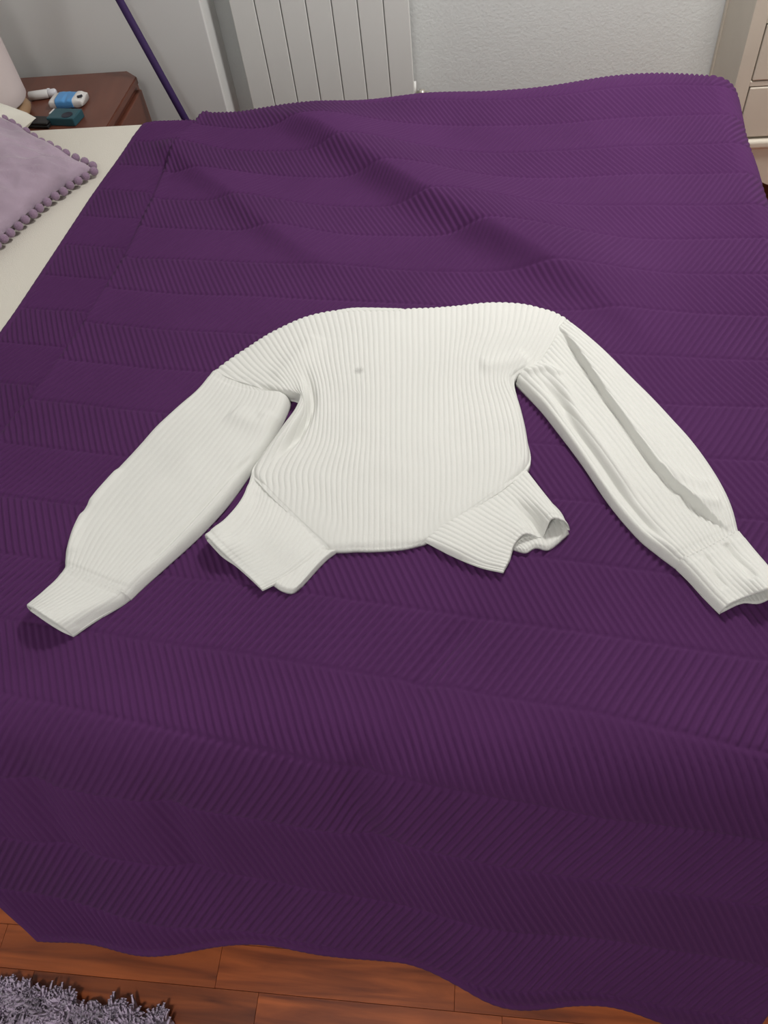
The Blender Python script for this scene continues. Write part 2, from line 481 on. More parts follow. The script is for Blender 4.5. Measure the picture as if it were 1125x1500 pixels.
# underside rim so that the hem has thickness
def rim(V):
    top = V.copy(); R_ = V.copy(); nrm = np.stack([0 * X, np.repeat(nyv, NA, 1), np.repeat(nzv, NA, 1)], -1)
    per = np.r_[[i for i in range(NA)], [(r + 1) * NA - 1 for r in range(1, NS)], [(NS - 1) * NA + c for c in range(NA - 2, -1, -1)], [r * NA for r in range(NS - 2, 0, -1)]]
    q = (R_ - nrm * 0.009).reshape(-1, 3)[per]
    q[:, 2] = np.maximum(q[:, 2], 0.004)
    return per, q
per, q = rim(V)
n0 = NS * NA
fa = grid_faces(NS, NA, flip=True)
k = np.arange(len(per)); k2 = (k + 1) % len(per)
fb = np.stack([per[k], per[k2], n0 + k2, n0 + k], -1)
bs = link('bedspread', np_mesh('bedspread', np.vstack([V.reshape(-1, 3), q]), np.vstack([fa, fb]), M_quilt))
tag(bs, 'deep purple quilted bedspread with herringbone ribs spread over the bed', 'bedspread')

# ------------------------------------------------------------------ sweater
SZ = 0.562                                    # about the top of the bedspread under it


def quilt_z(xy):
    """smooth top of the bedspread below points of the bed top"""
    r = np.clip((Yf[0] - xy[..., 1]) / ds, 0, NS - 1.001); i = r.astype(int)
    xl = XLs[i]; xr = XRs[i]
    c = np.clip((xy[..., 0] - xl) / (xr - xl) * (NA - 1), 0, NA - 1.001).astype(int)
    return QZ + pz_[i] + Dsm[i, c] + amp[i, c] * 0.38


_kz = np.exp(-np.linspace(-2, 2, 9) ** 2); _kz /= _kz.sum()
for _ax in (0, 1):
    Dsm = np.apply_along_axis(lambda a_: np.convolve(np.pad(a_, 4, mode='edge'), _kz, mode='valid'), _ax, Dsm)


def cr_matrix(n_ctrl, n):
    """Catmull-Rom weights (n, n_ctrl)"""
    Mx = np.zeros((n, n_ctrl))
    for i, uu in enumerate(np.linspace(0, n_ctrl - 1, n)):
        k = min(int(uu), n_ctrl - 2); t = uu - k
        wts = [0.5 * (-t + 2 * t * t - t ** 3), 0.5 * (2 - 5 * t * t + 3 * t ** 3), 0.5 * (t + 4 * t * t - 3 * t ** 3), 0.5 * (-t * t + t ** 3)]
        for j, wt in zip(range(k - 1, k + 3), wts):
            if j < 0: Mx[i, 0] += 2 * wt; Mx[i, 1] -= wt
            elif j >= n_ctrl: Mx[i, -1] += 2 * wt; Mx[i, -2] -= wt
            else: Mx[i, j] += wt
    return Mx


def knit(name, rows, T, ribs, nr, nc, parent, base=0.0, r_edge=0.014, lf=0.0, rf=0.0, tf=0.0, bf=0.0, rib_h=0.0020,
         folds=(), steps=(), open_end=False, label=None, zmap=None, scallop=0.0):
    """rows: control net, rows of equal-length point lists (px).  ribs: same-shape rib coordinate or a count across.
    lf/rf: floor (0..1) of the rounded side edge per row (1 = sewn on, not rounded); tf/bf the same for first / last row."""
    P = np.array(rows, float); n, k_ = P.shape[:2]
    if np.isscalar(ribs):
        rc = np.repeat(np.linspace(0, ribs, k_)[None, :], n, 0)
    else:
        rc = np.array(ribs, float)
    zc = np.full((n, k_), T) if zmap is None else np.array(zmap, float)
    A_, B_ = cr_matrix(n, nr), cr_matrix(k_, nc)
    px = np.einsum('ri,ijk,cj->rck', A_, P, B_)
    rc = np.einsum('ri,ij,cj->rc', A_, rc, B_)
    zt = np.clip(np.einsum('ri,ij,cj->rc', A_, zc, B_), 0.003, None)
    z0 = np.full(px.shape[:2], SZ + base)
    for _ in range(3):
        xy = unv(px, z0 + 0.6 * zt)
        z0 = quilt_z(xy) + base
    zm = float(np.mean(z0))
    wd = np.linalg.norm(np.diff(xy, axis=1), axis=2); cw = np.concatenate([np.zeros((nr, 1)), np.cumsum(wd, 1)], 1)
    ln = np.linalg.norm(np.diff(xy, axis=0), axis=2); cl = np.concatenate([np.zeros((1, nc)), np.cumsum(ln, 0)], 0)

    def prof(d, fl):
        q = np.clip(d / r_edge, 0, 1); return np.maximum(np.sqrt(1 - (1 - q) ** 2), fl)
    def per(f):
        return np.full((nr, 1), float(f)) if np.isscalar(f) else np.interp(np.linspace(0, 1, nr), np.linspace(0, 1, len(f)), f)[:, None]
    pr = prof(cw, per(lf)) * prof(cw[:, -1:] - cw, per(rf)) * prof(cl, tf) * prof(cl[-1:] - cl, bf)
    z = zt * pr
    for f in folds: z = z + fold(xy, *f[:2], f[2], f[3], z=zm + 0.012, t0=f[4] if len(f) > 4 else 0.15, t1=f[5] if len(f) > 5 else 0.15) * np.clip(pr * 1.5, 0, 1)
    for line, h, wd_, e0, e1 in steps:      # left of travel raised by h
        l2 = refine([un(x, y, zm + 0.012)[:2] for x, y in line], 30)
        d, fr = poly_dist(xy, l2)
        amt = sstep(fr / e0) * sstep((1 - fr) / e1)
        z = z + amt * h * (np.where(d > 0, np.exp(-(d / 0.05) ** 2), 0) * sstep(d / wd_ + 0.0) - 0.35 * np.where(d <= 0, np.exp(-(d / 0.015) ** 2), np.exp(-(d / (wd_ * .5)) ** 2))) * np.clip(pr * 1.5, 0, 1)
    rb = np.abs(np.sin(math.pi * rc)) ** 0.7
    z = z + rib_h * (rb - 0.6) * np.clip(pr * 2, 0.3, 1)
    z = z + 0.0015 * vnoise(xy, 0.05, 21) * pr
    # scalloped outline where the ribs end on a folded edge
    if scallop:
        o_ = xy[0] - xy[3]; o_ = o_ / np.maximum(np.linalg.norm(o_, axis=-1, keepdims=True), 1e-6)
        xy = xy + o_[None] * (scallop * (rb[0] - 0.5))[None, :, None] * np.exp(-(cl / 0.008) ** 2)[..., None]
    z = np.maximum(z, 0.002)
    top = np.concatenate([xy, (z0 + z)[..., None]], -1)
    Vs, Fs, off = [], [], 0
    def add(G, flip):
        nonlocal off
        Vs.append(G.reshape(-1, 3)); Fs.append(grid_faces(G.shape[0], G.shape[1], off, flip)); off += G.shape[0] * G.shape[1]
    if open_end:
        j0 = int(nr * 0.45)
        inner = top[j0:][::-1].copy(); inner[..., 2] = np.maximum(inner[..., 2] - 0.0045, z0[j0:][::-1] + 0.0045)
        lip = (top[-1:] + inner[:1]) / 2
        dd = top[-1:] - top[-2:-1]; lip[..., :2] += dd[..., :2] / np.maximum(np.linalg.norm(dd[..., :2], axis=-1, keepdims=True), 1e-6) * 0.0018
        add(np.concatenate([top, lip, inner], 0), True)
        bt = top.copy(); bt[..., 2] = np.minimum(z0 + 0.0042 + 0.0006 * rb, top[..., 2] - 0.0005)
        bb = top[::-1].copy(); bb[..., 2] = z0[::-1]
        lip2 = (bt[-1:] + bb[:1]) / 2; lip2[..., :2] += dd[..., :2] / np.maximum(np.linalg.norm(dd[..., :2], axis=-1, keepdims=True), 1e-6) * 0.0018
        add(np.concatenate([bt[j0:], lip2, bb], 0), True)
    else:
        add(top, True)
        bot = top.copy(); bot[..., 2] = z0
        st = bot[::1]
        add(st, False)
        # close the rim
        idx = np.arange(nr * nc).reshape(nr, nc)
        pe = np.r_[idx[0], idx[1:, -1], idx[-1, -2::-1], idx[-2:0:-1, 0]]
        p2 = np.roll(pe, -1); o2 = nr * nc
        Fs.append(np.stack([pe, p2, p2 + o2, pe + o2], -1))
    o = link(name, np_mesh(name, np.vstack(Vs), np.vstack(Fs), M_knit), parent)
    if label: o['label'] = label
    return o


c0 = un(560, 640, SZ)
sw = empty('sweater', (c0[0], c0[1], SZ))
tag(sw, 'ivory ribbed knit sweater laid flat with sleeves spread on the purple bedspread', 'sweater')

# torso: rows from the shoulder fold down to the hem; third value per point = rib number
body = [
    # left                                                                                           right
    [(310, 546, 0), (355, 513, 6), (400, 485, 12.5), (450, 464, 19), (500, 453.5, 25), (560, 455, 32), (640, 450, 41.5), (700, 445, 49), (755, 444, 55), (800, 453, 60), (831, 466, 64)],
    [(335, 558, 0.5), (378, 535, 6.5), (420, 513, 13), (462, 500, 19), (508, 493, 25), (562, 492, 32), (640, 490, 41.5), (698, 489, 49), (748, 490, 55), (786, 496, 60), (812, 502, 64)],
    [(372, 570, 2), (405, 557, 7), (436, 543, 13), (470, 536, 19), (512, 533, 25), (563, 532, 32), (640, 530, 41.5), (692, 530, 49.5), (735, 532, 55.5), (765, 535, 60), (786, 538, 63)],
    [(404, 578, 4), (425, 571, 8), (448, 571, 13), (478, 572, 19), (516, 572, 25), (564, 570, 32), (638, 568, 41.5), (688, 566, 49), (722, 563, 54), (742, 560, 58), (754, 557, 60)],
    [(439, 584, 8), (446, 597, 10.5), (454, 606, 14), (480, 610, 19), (517, 611, 25), (564, 610, 32), (638, 608, 41.5), (690, 606, 48.5), (728, 602, 53.5), (751, 598, 57), (764, 595, 59)],
    [(408, 630, 8), (425, 640, 11), (446, 647, 14.5), (477, 650, 19), (516, 651, 25), (564, 650, 32), (638, 648, 41.5), (694, 646, 48.5), (735, 642, 53.5), (760, 638, 57), (773, 636, 59)],
    [(370, 688, 8.5), (398, 692, 11.5), (432, 694, 15.5), (470, 694, 20), (514, 694, 25.5), (564, 692, 32), (636, 690, 41), (692, 688, 48), (736, 684, 53.5), (762, 682, 57), (776, 681, 59)],
    [(384, 716, 10), (410, 722, 13), (440, 726, 16.5), (474, 729, 20.5), (516, 730, 26), (564, 729, 32), (628, 727, 40), (676, 724, 46), (710, 720, 50.5), (732, 717, 53.5), (746, 715, 55.5)],
    [(420, 752, 14.5), (438, 757, 16.5), (462, 762, 19.5), (490, 765, 22.5), (524, 766, 27), (564, 765, 32), (612, 762, 38), (646, 759, 42.5), (672, 755, 45.5), (688, 750, 47.5), (697, 747, 48.5)],
    [(478, 806, 21.5), (490, 807, 23), (506, 807, 25), (522, 806, 27), (542, 806, 29.5), (564, 805, 32), (588, 803, 35), (600, 801, 36.5), (612, 798, 38), (620, 796, 39), (625, 794, 39.6)],
]
bxy = [[p[:2] for p in r] for r in body]; brc = [[p[2] for p in r] for r in body]
knit('body', bxy, 0.026, brc, 190, 560, sw, r_edge=0.016,
     lf=[.97, .97, .97, .5, .0, .05, .6, .97, .97, .9], rf=[.97, .97, .97, .8, .05, .05, .6, .97, .97, .9], tf=0.12, bf=0.6, rib_h=0.0018, scallop=0.0042,
     zmap=[[.022] * 11] + [[.026] * 11] * 5 + [[.025] * 11, [.022] * 11, [.018] * 11, [.011] * 11],
     folds=[([(440, 560), (447, 578), (447, 600), (436, 625), (412, 655), (380, 690)], 0.011, 0.012, 0.010, 0.3, 0.3),
            ([(446, 540), (455, 575), (457, 600), (444, 632), (420, 665), (398, 690)], -0.017, 0.009, 0.008, 0.4, 0.35),
            ([(470, 500), (430, 545), (400, 565)], 0.005, 0.02, 0.02),
            ([(700, 545), (745, 540), (775, 530)], 0.006, 0.02, 0.016)])
knit('neckband', [[(494, 457), (520, 454), (560, 454.5), (592, 456)], [(496, 466), (522, 463), (560, 463), (592, 463)]], 0.023, 12, 16, 90, sw,
     r_edge=0.005, lf=0.2, rf=0.2, rib_h=0.0008)

knit('sleeve', [[(309, 544), (340, 560), (372, 572), (404, 580)],
                [(284, 574), (330, 581), (376, 585), (424, 584)],
                [(253, 602), (305, 614), (354, 624), (403, 631)],
                [(221, 632), (277, 646), (332, 656), (385, 660)],
                [(188, 668), (247, 680), (306, 688), (363, 690)],
                [(158, 701), (216, 716), (274, 728), (330, 735)],
                [(126, 739), (182, 757), (238, 770), (289, 779)],
                [(107, 774), (155, 794), (202, 810), (245, 819)],
                [(95, 810), (135, 828), (174, 842), (209, 851)],
                [(92, 834), (124, 849), (156, 862), (187, 872)]], 0.026, 20, 170, 200, sw,
     lf=0, rf=[.8, .2, .0, .05, 0, 0, 0, 0, 0, 0], tf=0.95, bf=0.92, rib_h=0.0008, r_edge=0.018,
     folds=[([(378, 668), (350, 697), (300, 752), (250, 802), (205, 842)], -0.005, 0.004, 0.004),
            ([(120, 750), (112, 790), (108, 820)], 0.005, 0.012, 0.012),
            ([(340, 610), (380, 630), (400, 610)], 0.006, 0.02, 0.02),
            ([(130, 745), (150, 720), (180, 690)], 0.004, 0.01, 0.01)])
knit('cuff', [[(94, 829), (126, 845), (158, 858), (189, 869)],
              [(80, 848), (110, 862), (142, 874), (172, 883)],
              [(60, 867), (84, 882), (110, 894), (136, 905)],
              [(39, 887), (60, 900), (82, 914), (104, 927)]], 0.021, 16, 70, 180, sw, tf=0.95, bf=1.0, rib_h=0.0008, open_end=True, r_edge=0.016,
     zmap=[[.026, .026, .026, .026], [.022, .024, .024, .022], [.022, .030, .030, .02], [.026, .042, .038, .020]],
     folds=[([(175, 884), (140, 902), (108, 922)], -0.004, 0.004, 0.004)])

knit('sleeve', [[(833, 467), (812, 492), (786, 524), (756, 557)],
                [(868, 499), (846, 528), (822, 560), (790, 591)],
                [(913, 540), (884, 566), (852, 594), (815, 622)],
                [(966, 592), (930, 618), (894, 644), (853, 672)],
                [(1014, 644), (978, 672), (938, 702), (894, 732)],
                [(1050, 695), (1014, 722), (976, 751), (935, 780)],
                [(1072, 740), (1036, 762), (1002, 784), (966, 806)],
                [(1085, 780), (1054, 796), (1024, 811), (993, 826)]], 0.025, 19, 220, 260, sw, lf=0, rf=[.4, 0, 0, 0, 0, 0, 0, .1], tf=0.95, bf=0.95, rib_h=0.0020, r_edge=0.018,
     steps=[([(808, 478), (835, 517), (862, 557), (905, 620), (955, 688), (1000, 737), (1048, 777), (1078, 796)], 0.014, 0.005, 0.2, 0.15)],
     folds=[([(790, 560), (818, 590), (835, 622), (880, 690), (930, 757), (985, 812)], -0.009, 0.007, 0.009),
            ([(795, 545), (825, 575), (845, 615), (890, 680), (935, 745)], 0.007, 0.012, 0.010),
            ([(770, 572), (805, 612), (850, 680), (905, 750)], 0.005, 0.008, 0.008),
            ([(765, 553), (800, 548), (822, 560)], 0.007, 0.010, 0.008),
            ([(960, 690), (1000, 712), (1040, 722)], 0.004, 0.012, 0.012),
            ([(985, 728), (1020, 745), (1055, 750)], 0.004, 0.010, 0.010)])
knit('cuff', [[(1086, 777), (1055, 793), (1024, 808), (991, 824)],
              [(1106, 802), (1075, 818), (1044, 832), (1012, 846)],
              [(1128, 829), (1098, 843), (1066, 857), (1034, 870)],
              [(1150, 858), (1120, 870), (1088, 878), (1056, 892)]], 0.022, 15, 70, 180, sw, tf=0.95, bf=1.0, rib_h=0.0014, open_end=True, r_edge=0.016,
     zmap=[[.025, .025, .025, .025], [.024, .024, .023, .022], [.026, .032, .022, .022], [.028, .042, .020, .022]],
     folds=[([(1060, 800), (1080, 830), (1100, 860)], -0.006, 0.006, 0.006, .1, .1), ([(1030, 815), (1045, 845), (1060, 870)], -0.004, 0.005, 0.005)])

# flared hem flaps
knit('hem_flap', [[(446, 785), (462, 797), (478, 806), (494, 806)],
                  [(424, 815), (442, 822), (460, 828), (474, 822)],
                  [(400, 856), (412, 864), (428, 867), (442, 857)]], 0.010, 8, 60, 80, sw, tf=.8, bf=.4, r_edge=0.006, rib_h=0.0008,
     label='under layer of the left hem flap')
knit('hem_flap', [[(370, 683), (390, 707), (418, 737), (450, 769), (480, 803)],
                  [(356, 728), (376, 752), (402, 778), (428, 802), (452, 824)],
                  [(330, 762), (354, 785), (378, 808), (400, 829), (420, 845)],
                  [(300, 783), (322, 806), (345, 826), (366, 845), (385, 863)]], 0.018, 22, 90, 220, sw, base=0.004, lf=0, rf=.25, tf=.95, bf=.95, r_edge=0.012, rib_h=0.0009, open_end=True,
     zmap=[[.012, .012, .012, .010, .006], [.020, .019, .017, .014, .009], [.024, .023, .014, .010, .009], [.028, .030, .012, .008, .008]],
     folds=[([(366, 705), (350, 745), (312, 790)], 0.004, 0.012, 0.012), ([(385, 720), (365, 755), (330, 800)], -0.003, 0.01, 0.01)])
knit('hem_flap', [[(700, 755), (722, 750), (744, 742), (772, 730), (800, 728)],
                  [(728, 780), (745, 782), (768, 776), (795, 762), (824, 752)],
                  [(750, 803), (770, 808), (785, 801), (806, 803), (834, 780)]], 0.009, 14, 60, 140, sw, tf=.8, bf=.5, r_edge=0.006, rib_h=0.0014,
     label='under layer of the right hem flap')
knit('hem_flap', [[(621, 792), (646, 774), (673, 755), (701, 737), (729, 719), (750, 703), (771, 686)],
                  [(662, 812), (684, 794), (708, 776), (732, 759), (756, 744), (774, 728), (794, 716)],
                  [(702, 829), (718, 812), (736, 792), (756, 774), (778, 764), (792, 748), (816, 744)],
                  [(736, 837), (745, 820), (752, 799), (768, 784), (793, 785), (808, 765), (835, 770)]], 0.018, 24, 100, 260, sw, base=0.005, lf=.15, rf=0, tf=.95, bf=.95, r_edge=0.011, rib_h=0.0016, open_end=True,
     zmap=[[.006, .010, .012, .012, .012, .012, .012], [.010, .015, .018, .02, .018, .023, .02], [.008, .012, .016, .018, .013, .028, .022], [.008, .010, .014, .018, .010, .034, .020]],
     folds=[([(752, 735), (775, 758), (796, 786)], -0.006, 0.008, 0.008, .3, 0)])

# ------------------------------------------------------------------ cushion and pillow
def pillow_mesh(name, C, p1, p2, thick, matl, n=60, pinch=0.10, noise=0.004, seed=1, parent=None, lean=0.0):
    C = np.array(C); e1 = np.array(p1) - C; e2 = np.array(p2) - C
    nrm = np.cross(e1, e2); nrm /= np.linalg.norm(nrm)
    if nrm[2] < 0: nrm = -nrm
    s = np.linspace(0, 1, n); a, b = np.meshgrid(s, s, indexing='ij')
    a2 = a + pinch * 0.5 * (0.5 - a) * (4 * b * (1 - b)) ** 1.0 * 0.6
    b2 = b + pinch * 0.5 * (0.5 - b) * (4 * a * (1 - a)) ** 1.0 * 0.6
    hgt = thick * (np.clip(16 * a * (1 - a) * b * (1 - b), 0, 1) ** 0.42)
    base = C + a2[..., None] * e1 + b2[..., None] * e2
    nz = vnoise(np.stack([a, b], -1) * 0.4, 0.05, seed)
    nz2 = np.abs(vnoise(np.stack([a + b, (a - b) * 3], -1) * 0.4, 0.09, seed + 5))
    top = base + (hgt * 0.62 + noise * (nz - nz2) * np.clip(hgt / thick * 2, 0, 1))[..., None] * nrm
    bot = base - (hgt * 0.38)[..., None] * nrm
    idx = np.arange(n * n).reshape(n, n)
    up = np.cross(e1, e2)[2] > 0
    Fs = [grid_faces(n, n, 0, not up), grid_faces(n, n, n * n, up)]
    o = link(name, np_mesh(name, np.vstack([top.reshape(-1, 3), bot.reshape(-1, 3)]), np.vstack(Fs), matl), parent)
    return o, base


Pc = un(136, 247, 0.558); P1 = un(0, 355, 0.562); P2 = un(0, 168, 0.640)
d1 = (P1 - Pc); d1 = d1 / np.linalg.norm(d1) * 0.43
d2 = (P2 - Pc); d2 = d2 / np.linalg.norm(d2) * 0.43
cu = empty('cushion', tuple((Pc + (d1 + d2) / 2)[:2]) + (BZ,))
tag(cu, 'lilac velvet cushion edged with small pompoms at the head of the bed', 'cushion')
co_, bse = pillow_mesh('cover', Pc, Pc + d1, Pc + d2, 0.12, M_lilac, n=80, pinch=0.28, noise=0.012, seed=2, parent=cu)
pm = bmesh.new(); bmesh.ops.create_icosphere(pm, subdivisions=2, radius=0.0115)
for f in pm.faces: f.smooth = True
pme = bpy.data.meshes.new('pompom'); pm.to_mesh(pme); pm.free(); pme.materials.append(M_pom)
nb = bse.shape[0]
for edge_pts, out in ((bse[:, 0], -d2), (bse[0, :], -d1), (bse[:, -1], d2), (bse[-1, :], d1)):
    o_ = out / np.linalg.norm(out)
    for t in np.linspace(0.02, 0.96, 16):
        f = t * (nb - 1); i = int(f); p = edge_pts[i] * (1 - (f - i)) + edge_pts[min(i + 1, nb - 1)] * (f - i)
        p = p + o_ * 0.011 + rng.uniform(-0.002, 0.002, 3)
        if p[2] < BZ + 0.011: p[2] = BZ + 0.011
        o = link('pompom', pme, cu)
        o.location = p
        o.scale = (1, 1, 0.95) if rng.random() < .5 else (0.95, 1.05, 1)

pw0 = un(50, 188, 0.56)
po, _b = pillow_mesh('pillow', (pw0[0] + 0.02, pw0[1], 0.588), (pw0[0] - 0.30, pw0[1] + 0.02, 0.65), (pw0[0] - 0.05, pw0[1] - 0.40, 0.60), 0.16, M_pillow, n=40, pinch=0.15, noise=0.004, seed=6)
tag(po, 'white pillow tucked behind the lilac cushion beside the nightstand', 'pillow')

# ------------------------------------------------------------------ nightstand and what stands on it
NX1, NY0, NY1, NZ = -1.118, 2.120, 2.535, 0.50
NX0 = -1.70
ns = empty('nightstand', ((NX0 + NX1) / 2, (NY0 + NY1) / 2, 0))
tag(ns, 'dark reddish brown wooden nightstand between the bed and the far wall', 'nightstand')
bm = bmesh.new()
ch = 0.045
pts = [(NX0, NY0), (NX1 - ch * .5, NY0), (NX1, NY0 + ch), (NX1, NY1 - ch), (NX1 - ch, NY1), (NX0, NY1)]
for z0_, z1_, ins in ((NZ - 0.022, NZ, 0.0),):
    lo = [bm.verts.new((x, y, z0_)) for x, y in pts]; hi = [bm.verts.new((x, y, z1_)) for x, y in pts]
    bm.faces.new(lo[::-1]); bm.faces.new(hi)
    for i in range(6): bm.faces.new((lo[i], lo[(i + 1) % 6], hi[(i + 1) % 6], hi[i]))
bmesh.ops.bevel(bm, geom=bm.edges[:], offset=0.003, segments=2, affect='EDGES')
bm_obj('table_top', bm, M_night, ns)
box('body', NX0 + 0.01, NX1 - 0.018, NY0 + 0.012, NY1 - 0.012, 0.06, NZ - 0.022, M_night, ns, bev=0.003)
dr = box('drawer', NX1 - 0.018, NX1 - 0.004, NY0 + 0.03, NY1 - 0.03, 0.30, 0.455, M_night, ns, bev=0.004)
for sx in (NX0 + 0.02, NX1 - 0.07):
    for sy in (NY0 + 0.02, NY1 - 0.06):
        box('leg', sx, sx + 0.04, sy, sy + 0.04, 0.0, 0.06, M_night, ns)

# table lamp: tapered fabric shade over a turned wooden base
lp = np.array([-1.510, 2.245])
lmp = empty('table_lamp', (lp[0], lp[1], NZ))
tag(lmp, 'table lamp with a pale fabric shade and wooden base on the nightstand', 'lamp')
bm = bmesh.new()
lathe(bm, [(0.0, 0.0), (0.100, 0.0), (0.122, 0.010), (0.127, 0.020), (0.116, 0.036), (0.070, 0.045), (0.020, 0.048), (0.014, 0.075), (0.014, 0.20), (0.0, 0.20)], 32, Matrix.Translation((lp[0], lp[1], NZ)))
bm_obj('lamp_base', bm, M_lampb, lmp, True)
bm = bmesh.new()
lathe(bm, [(0.1255, 0.052), (0.129, 0.058), (0.1285, 0.09), (0.126, 0.22), (0.122, 0.34), (0.1195, 0.34), (0.1235, 0.22), (0.1255, 0.08), (0.1255, 0.052)][:-1], 48, Matrix.Translation((lp[0], lp[1], NZ)))
bm.faces.ensure_lookup_table()
caps = [f for f in bm.faces if len(f.verts) > 4]
bmesh.ops.delete(bm, geom=caps, context='FACES')
bm_obj('lamp_shade', bm, M_shade, lmp, True)
bm = bmesh.new()
for a in (0, 2.094, 4.189):
    M_ = axis_matrix((lp[0], lp[1], NZ + 0.195), (lp[0] + 0.123 * math.cos(a), lp[1] + 0.123 * math.sin(a), NZ + 0.195))
    lathe(bm, [(0.002, 0.0), (0.002, 0.123)], 6, M_)
bm_obj('shade_frame', bm, M_valve, lmp)

# small white bottle with a clear cap
a = un(43, 141, NZ + 0.013); b = un(71, 137, NZ + 0.013); c = un(83, 135, NZ + 0.013)
t = empty('small_bottle', (a[0], a[1], NZ)); tag(t, 'small white cylindrical bottle with clear cap lying on the nightstand', 'bottle')
La = np.linalg.norm(b - a)
bm = bmesh.new(); lathe(bm, [(0.0, 0), (0.011, 0), (0.013, 0.002), (0.013, La - 0.004), (0.010, La), (0, La)], 20, axis_matrix(a, b)); bm_obj('bottle_body', bm, M_tube, t, True)
bm = bmesh.new(); Lc = np.linalg.norm(c - b); lathe(bm, [(0.0, 0), (0.010, 0), (0.0115, 0.002), (0.0115, Lc - 0.004), (0.008, Lc), (0, Lc)], 20, axis_matrix(b, c)); bm_obj('cap', bm, M_clear, t, True)
q_ = un(70, 131, NZ + 0.02)
bm = bmesh.new(); lathe(bm, [(0.0, 0), (0.006, 0), (0.006, 0.012), (0.004, 0.014), (0, 0.014)], 12, axis_matrix(q_ + np.array([0, -0.004, -0.01]), q_ + np.array([0.002, 0.004, 0.004]))); bm_obj('nozzle', bm, M_clear, t, True)

# pack of tissues: white film with a blue sleeve
cA, cB = un(80, 154, NZ), un(127, 152, NZ)
ctr = (cA + cB) / 2; ax = (cB - cA); LL = np.linalg.norm(ax); yaw = math.atan2(ax[1], ax[0]) + 0.03
t = empty('tissue_pack', (ctr[0], ctr[1], NZ)); tag(t, 'crumpled white pocket tissue pack with a blue sleeve on the nightstand', 'tissues')


def soft_block(name, L, Wd, Hh, x0, x1, grow, matl, parent, M_, crumple, seed, open_=False):
    n = 26; m_ = 28
    s = np.linspace(x0, x1, n); th_ = np.linspace(0, 2 * math.pi, m_, endpoint=False)
    S, T_ = np.meshgrid(s, th_, indexing='ij')
    pinch = 1 - 0.35 * np.clip((np.abs(S) / (L / 2) - 0.72) / 0.28, 0, 1) ** 2
    cy = np.sign(np.cos(T_)) * np.abs(np.cos(T_)) ** 0.45; cz = np.sign(np.sin(T_)) * np.abs(np.sin(T_)) ** 0.45
    nz = vnoise(np.stack([S * 3, T_ * 0.03], -1), 0.03, seed) * crumple
    Yv = cy * (Wd / 2 + grow); Zv = np.maximum(Hh / 2 + cz * (Hh / 2 * pinch + grow + nz), 0.0008)
    V_ = np.stack([S, Yv, Zv], -1).reshape(-1, 3)
    V_ = (np.array(M_.to_3x3()) @ V_.T).T + np.array(M_.translation)
    i = np.arange(n - 1)[:, None] * m_ + np.arange(m_)[None, :]; i2 = np.arange(n - 1)[:, None] * m_ + (np.arange(m_) + 1)[None, :] % m_
    q_ = np.stack([i, i + m_, i2 + m_, i2], -1).reshape(-1, 4)
    caps_ = []
    me = np_mesh(name, V_, q_, matl)
    bm_ = bmesh.new(); bm_.from_mesh(me); bm_.verts.ensure_lookup_table()
    for base in (0, (n - 1) * m_):
        try: bm_.faces.new([bm_.verts[base + k_] for k_ in range(m_)])
        except ValueError: pass
    return bm_obj(name, bm_, matl, parent, True)


MT = Matrix.Translation((ctr[0], ctr[1], NZ)) @ Matrix.Rotation(yaw, 4, 'Z')
soft_block('film', LL, 0.060, 0.026, -LL / 2, LL / 2, 0, M_pack, t, MT, 0.004, 31)
soft_block('sleeve', LL, 0.060, 0.026, -LL * 0.30, LL * 0.22, 0.0012, M_blue, t, MT, 0.003, 31)
o = box('flap', 0.0, 0.016, -0.006, 0.006, 0.0, 0.002, M_navy, t); o.data.transform(MT @ Matrix.Translation((LL * 0.36, -0.014, 0.0265)) @ Matrix.Rotation(0.5, 4, 'Z')); o['label'] = 'dark opening tab'

# teal box
cA, cB = un(79, 177, NZ), un(118, 178, NZ)
ctr = (cA + cB) / 2; ax = cB - cA; LL = np.linalg.norm(ax); yaw = math.atan2(ax[1], ax[0])
t = empty('small_box', (ctr[0], ctr[1], NZ)); tag(t, 'small dark teal box with a navy patch on the nightstand by the mattress', 'box')
MT = Matrix.Translation((ctr[0], ctr[1], NZ)) @ Matrix.Rotation(yaw, 4, 'Z')
o = box('carton', -LL / 2, LL / 2, -0.030, 0.030, 0, 0.024, M_teal, t, bev=0.003); o.data.transform(MT)
o = box('end_flap', -LL / 2 - 0.006, -LL / 2 + 0.003, -0.002, 0.028, 0.002, 0.023, M_tube, t, bev=0.001); o.data.transform(MT); o['label'] = 'white end flap'
bm = bmesh.new(); lathe(bm, [(0.0, 0), (0.017, 0), (0.017, 0.0012), (0, 0.0012)], 20); o = bm_obj('patch', bm, M_navy, t); o.data.transform(MT @ Matrix.Translation((LL * 0.18, -0.010, 0.0238))); o['label'] = 'round navy patch'

# black case
cA, cB = un(38, 183, NZ), un(77, 184, NZ)
ctr = (cA + cB) / 2; ax = cB - cA; LL = np.linalg.norm(ax); yaw = math.atan2(ax[1], ax[0])
MT = Matrix.Translation((ctr[0], ctr[1], NZ)) @ Matrix.Rotation(yaw, 4, 'Z')
t = empty('black_case', (ctr[0], ctr[1], NZ)); tag(t, 'long flat black case lying on the nightstand beside the teal box', 'case')
o = box('case_base', -LL / 2, LL / 2, -0.022, 0.022, 0, 0.010, M_black, t, bev=0.004, seg=3, smooth=False); o.data.transform(MT)
o = box('case_lid', -LL / 2, LL / 2, -0.022, 0.022, 0.0108, 0.018, M_black, t, bev=0.0035, seg=3, smooth=False); o.data.transform(MT)

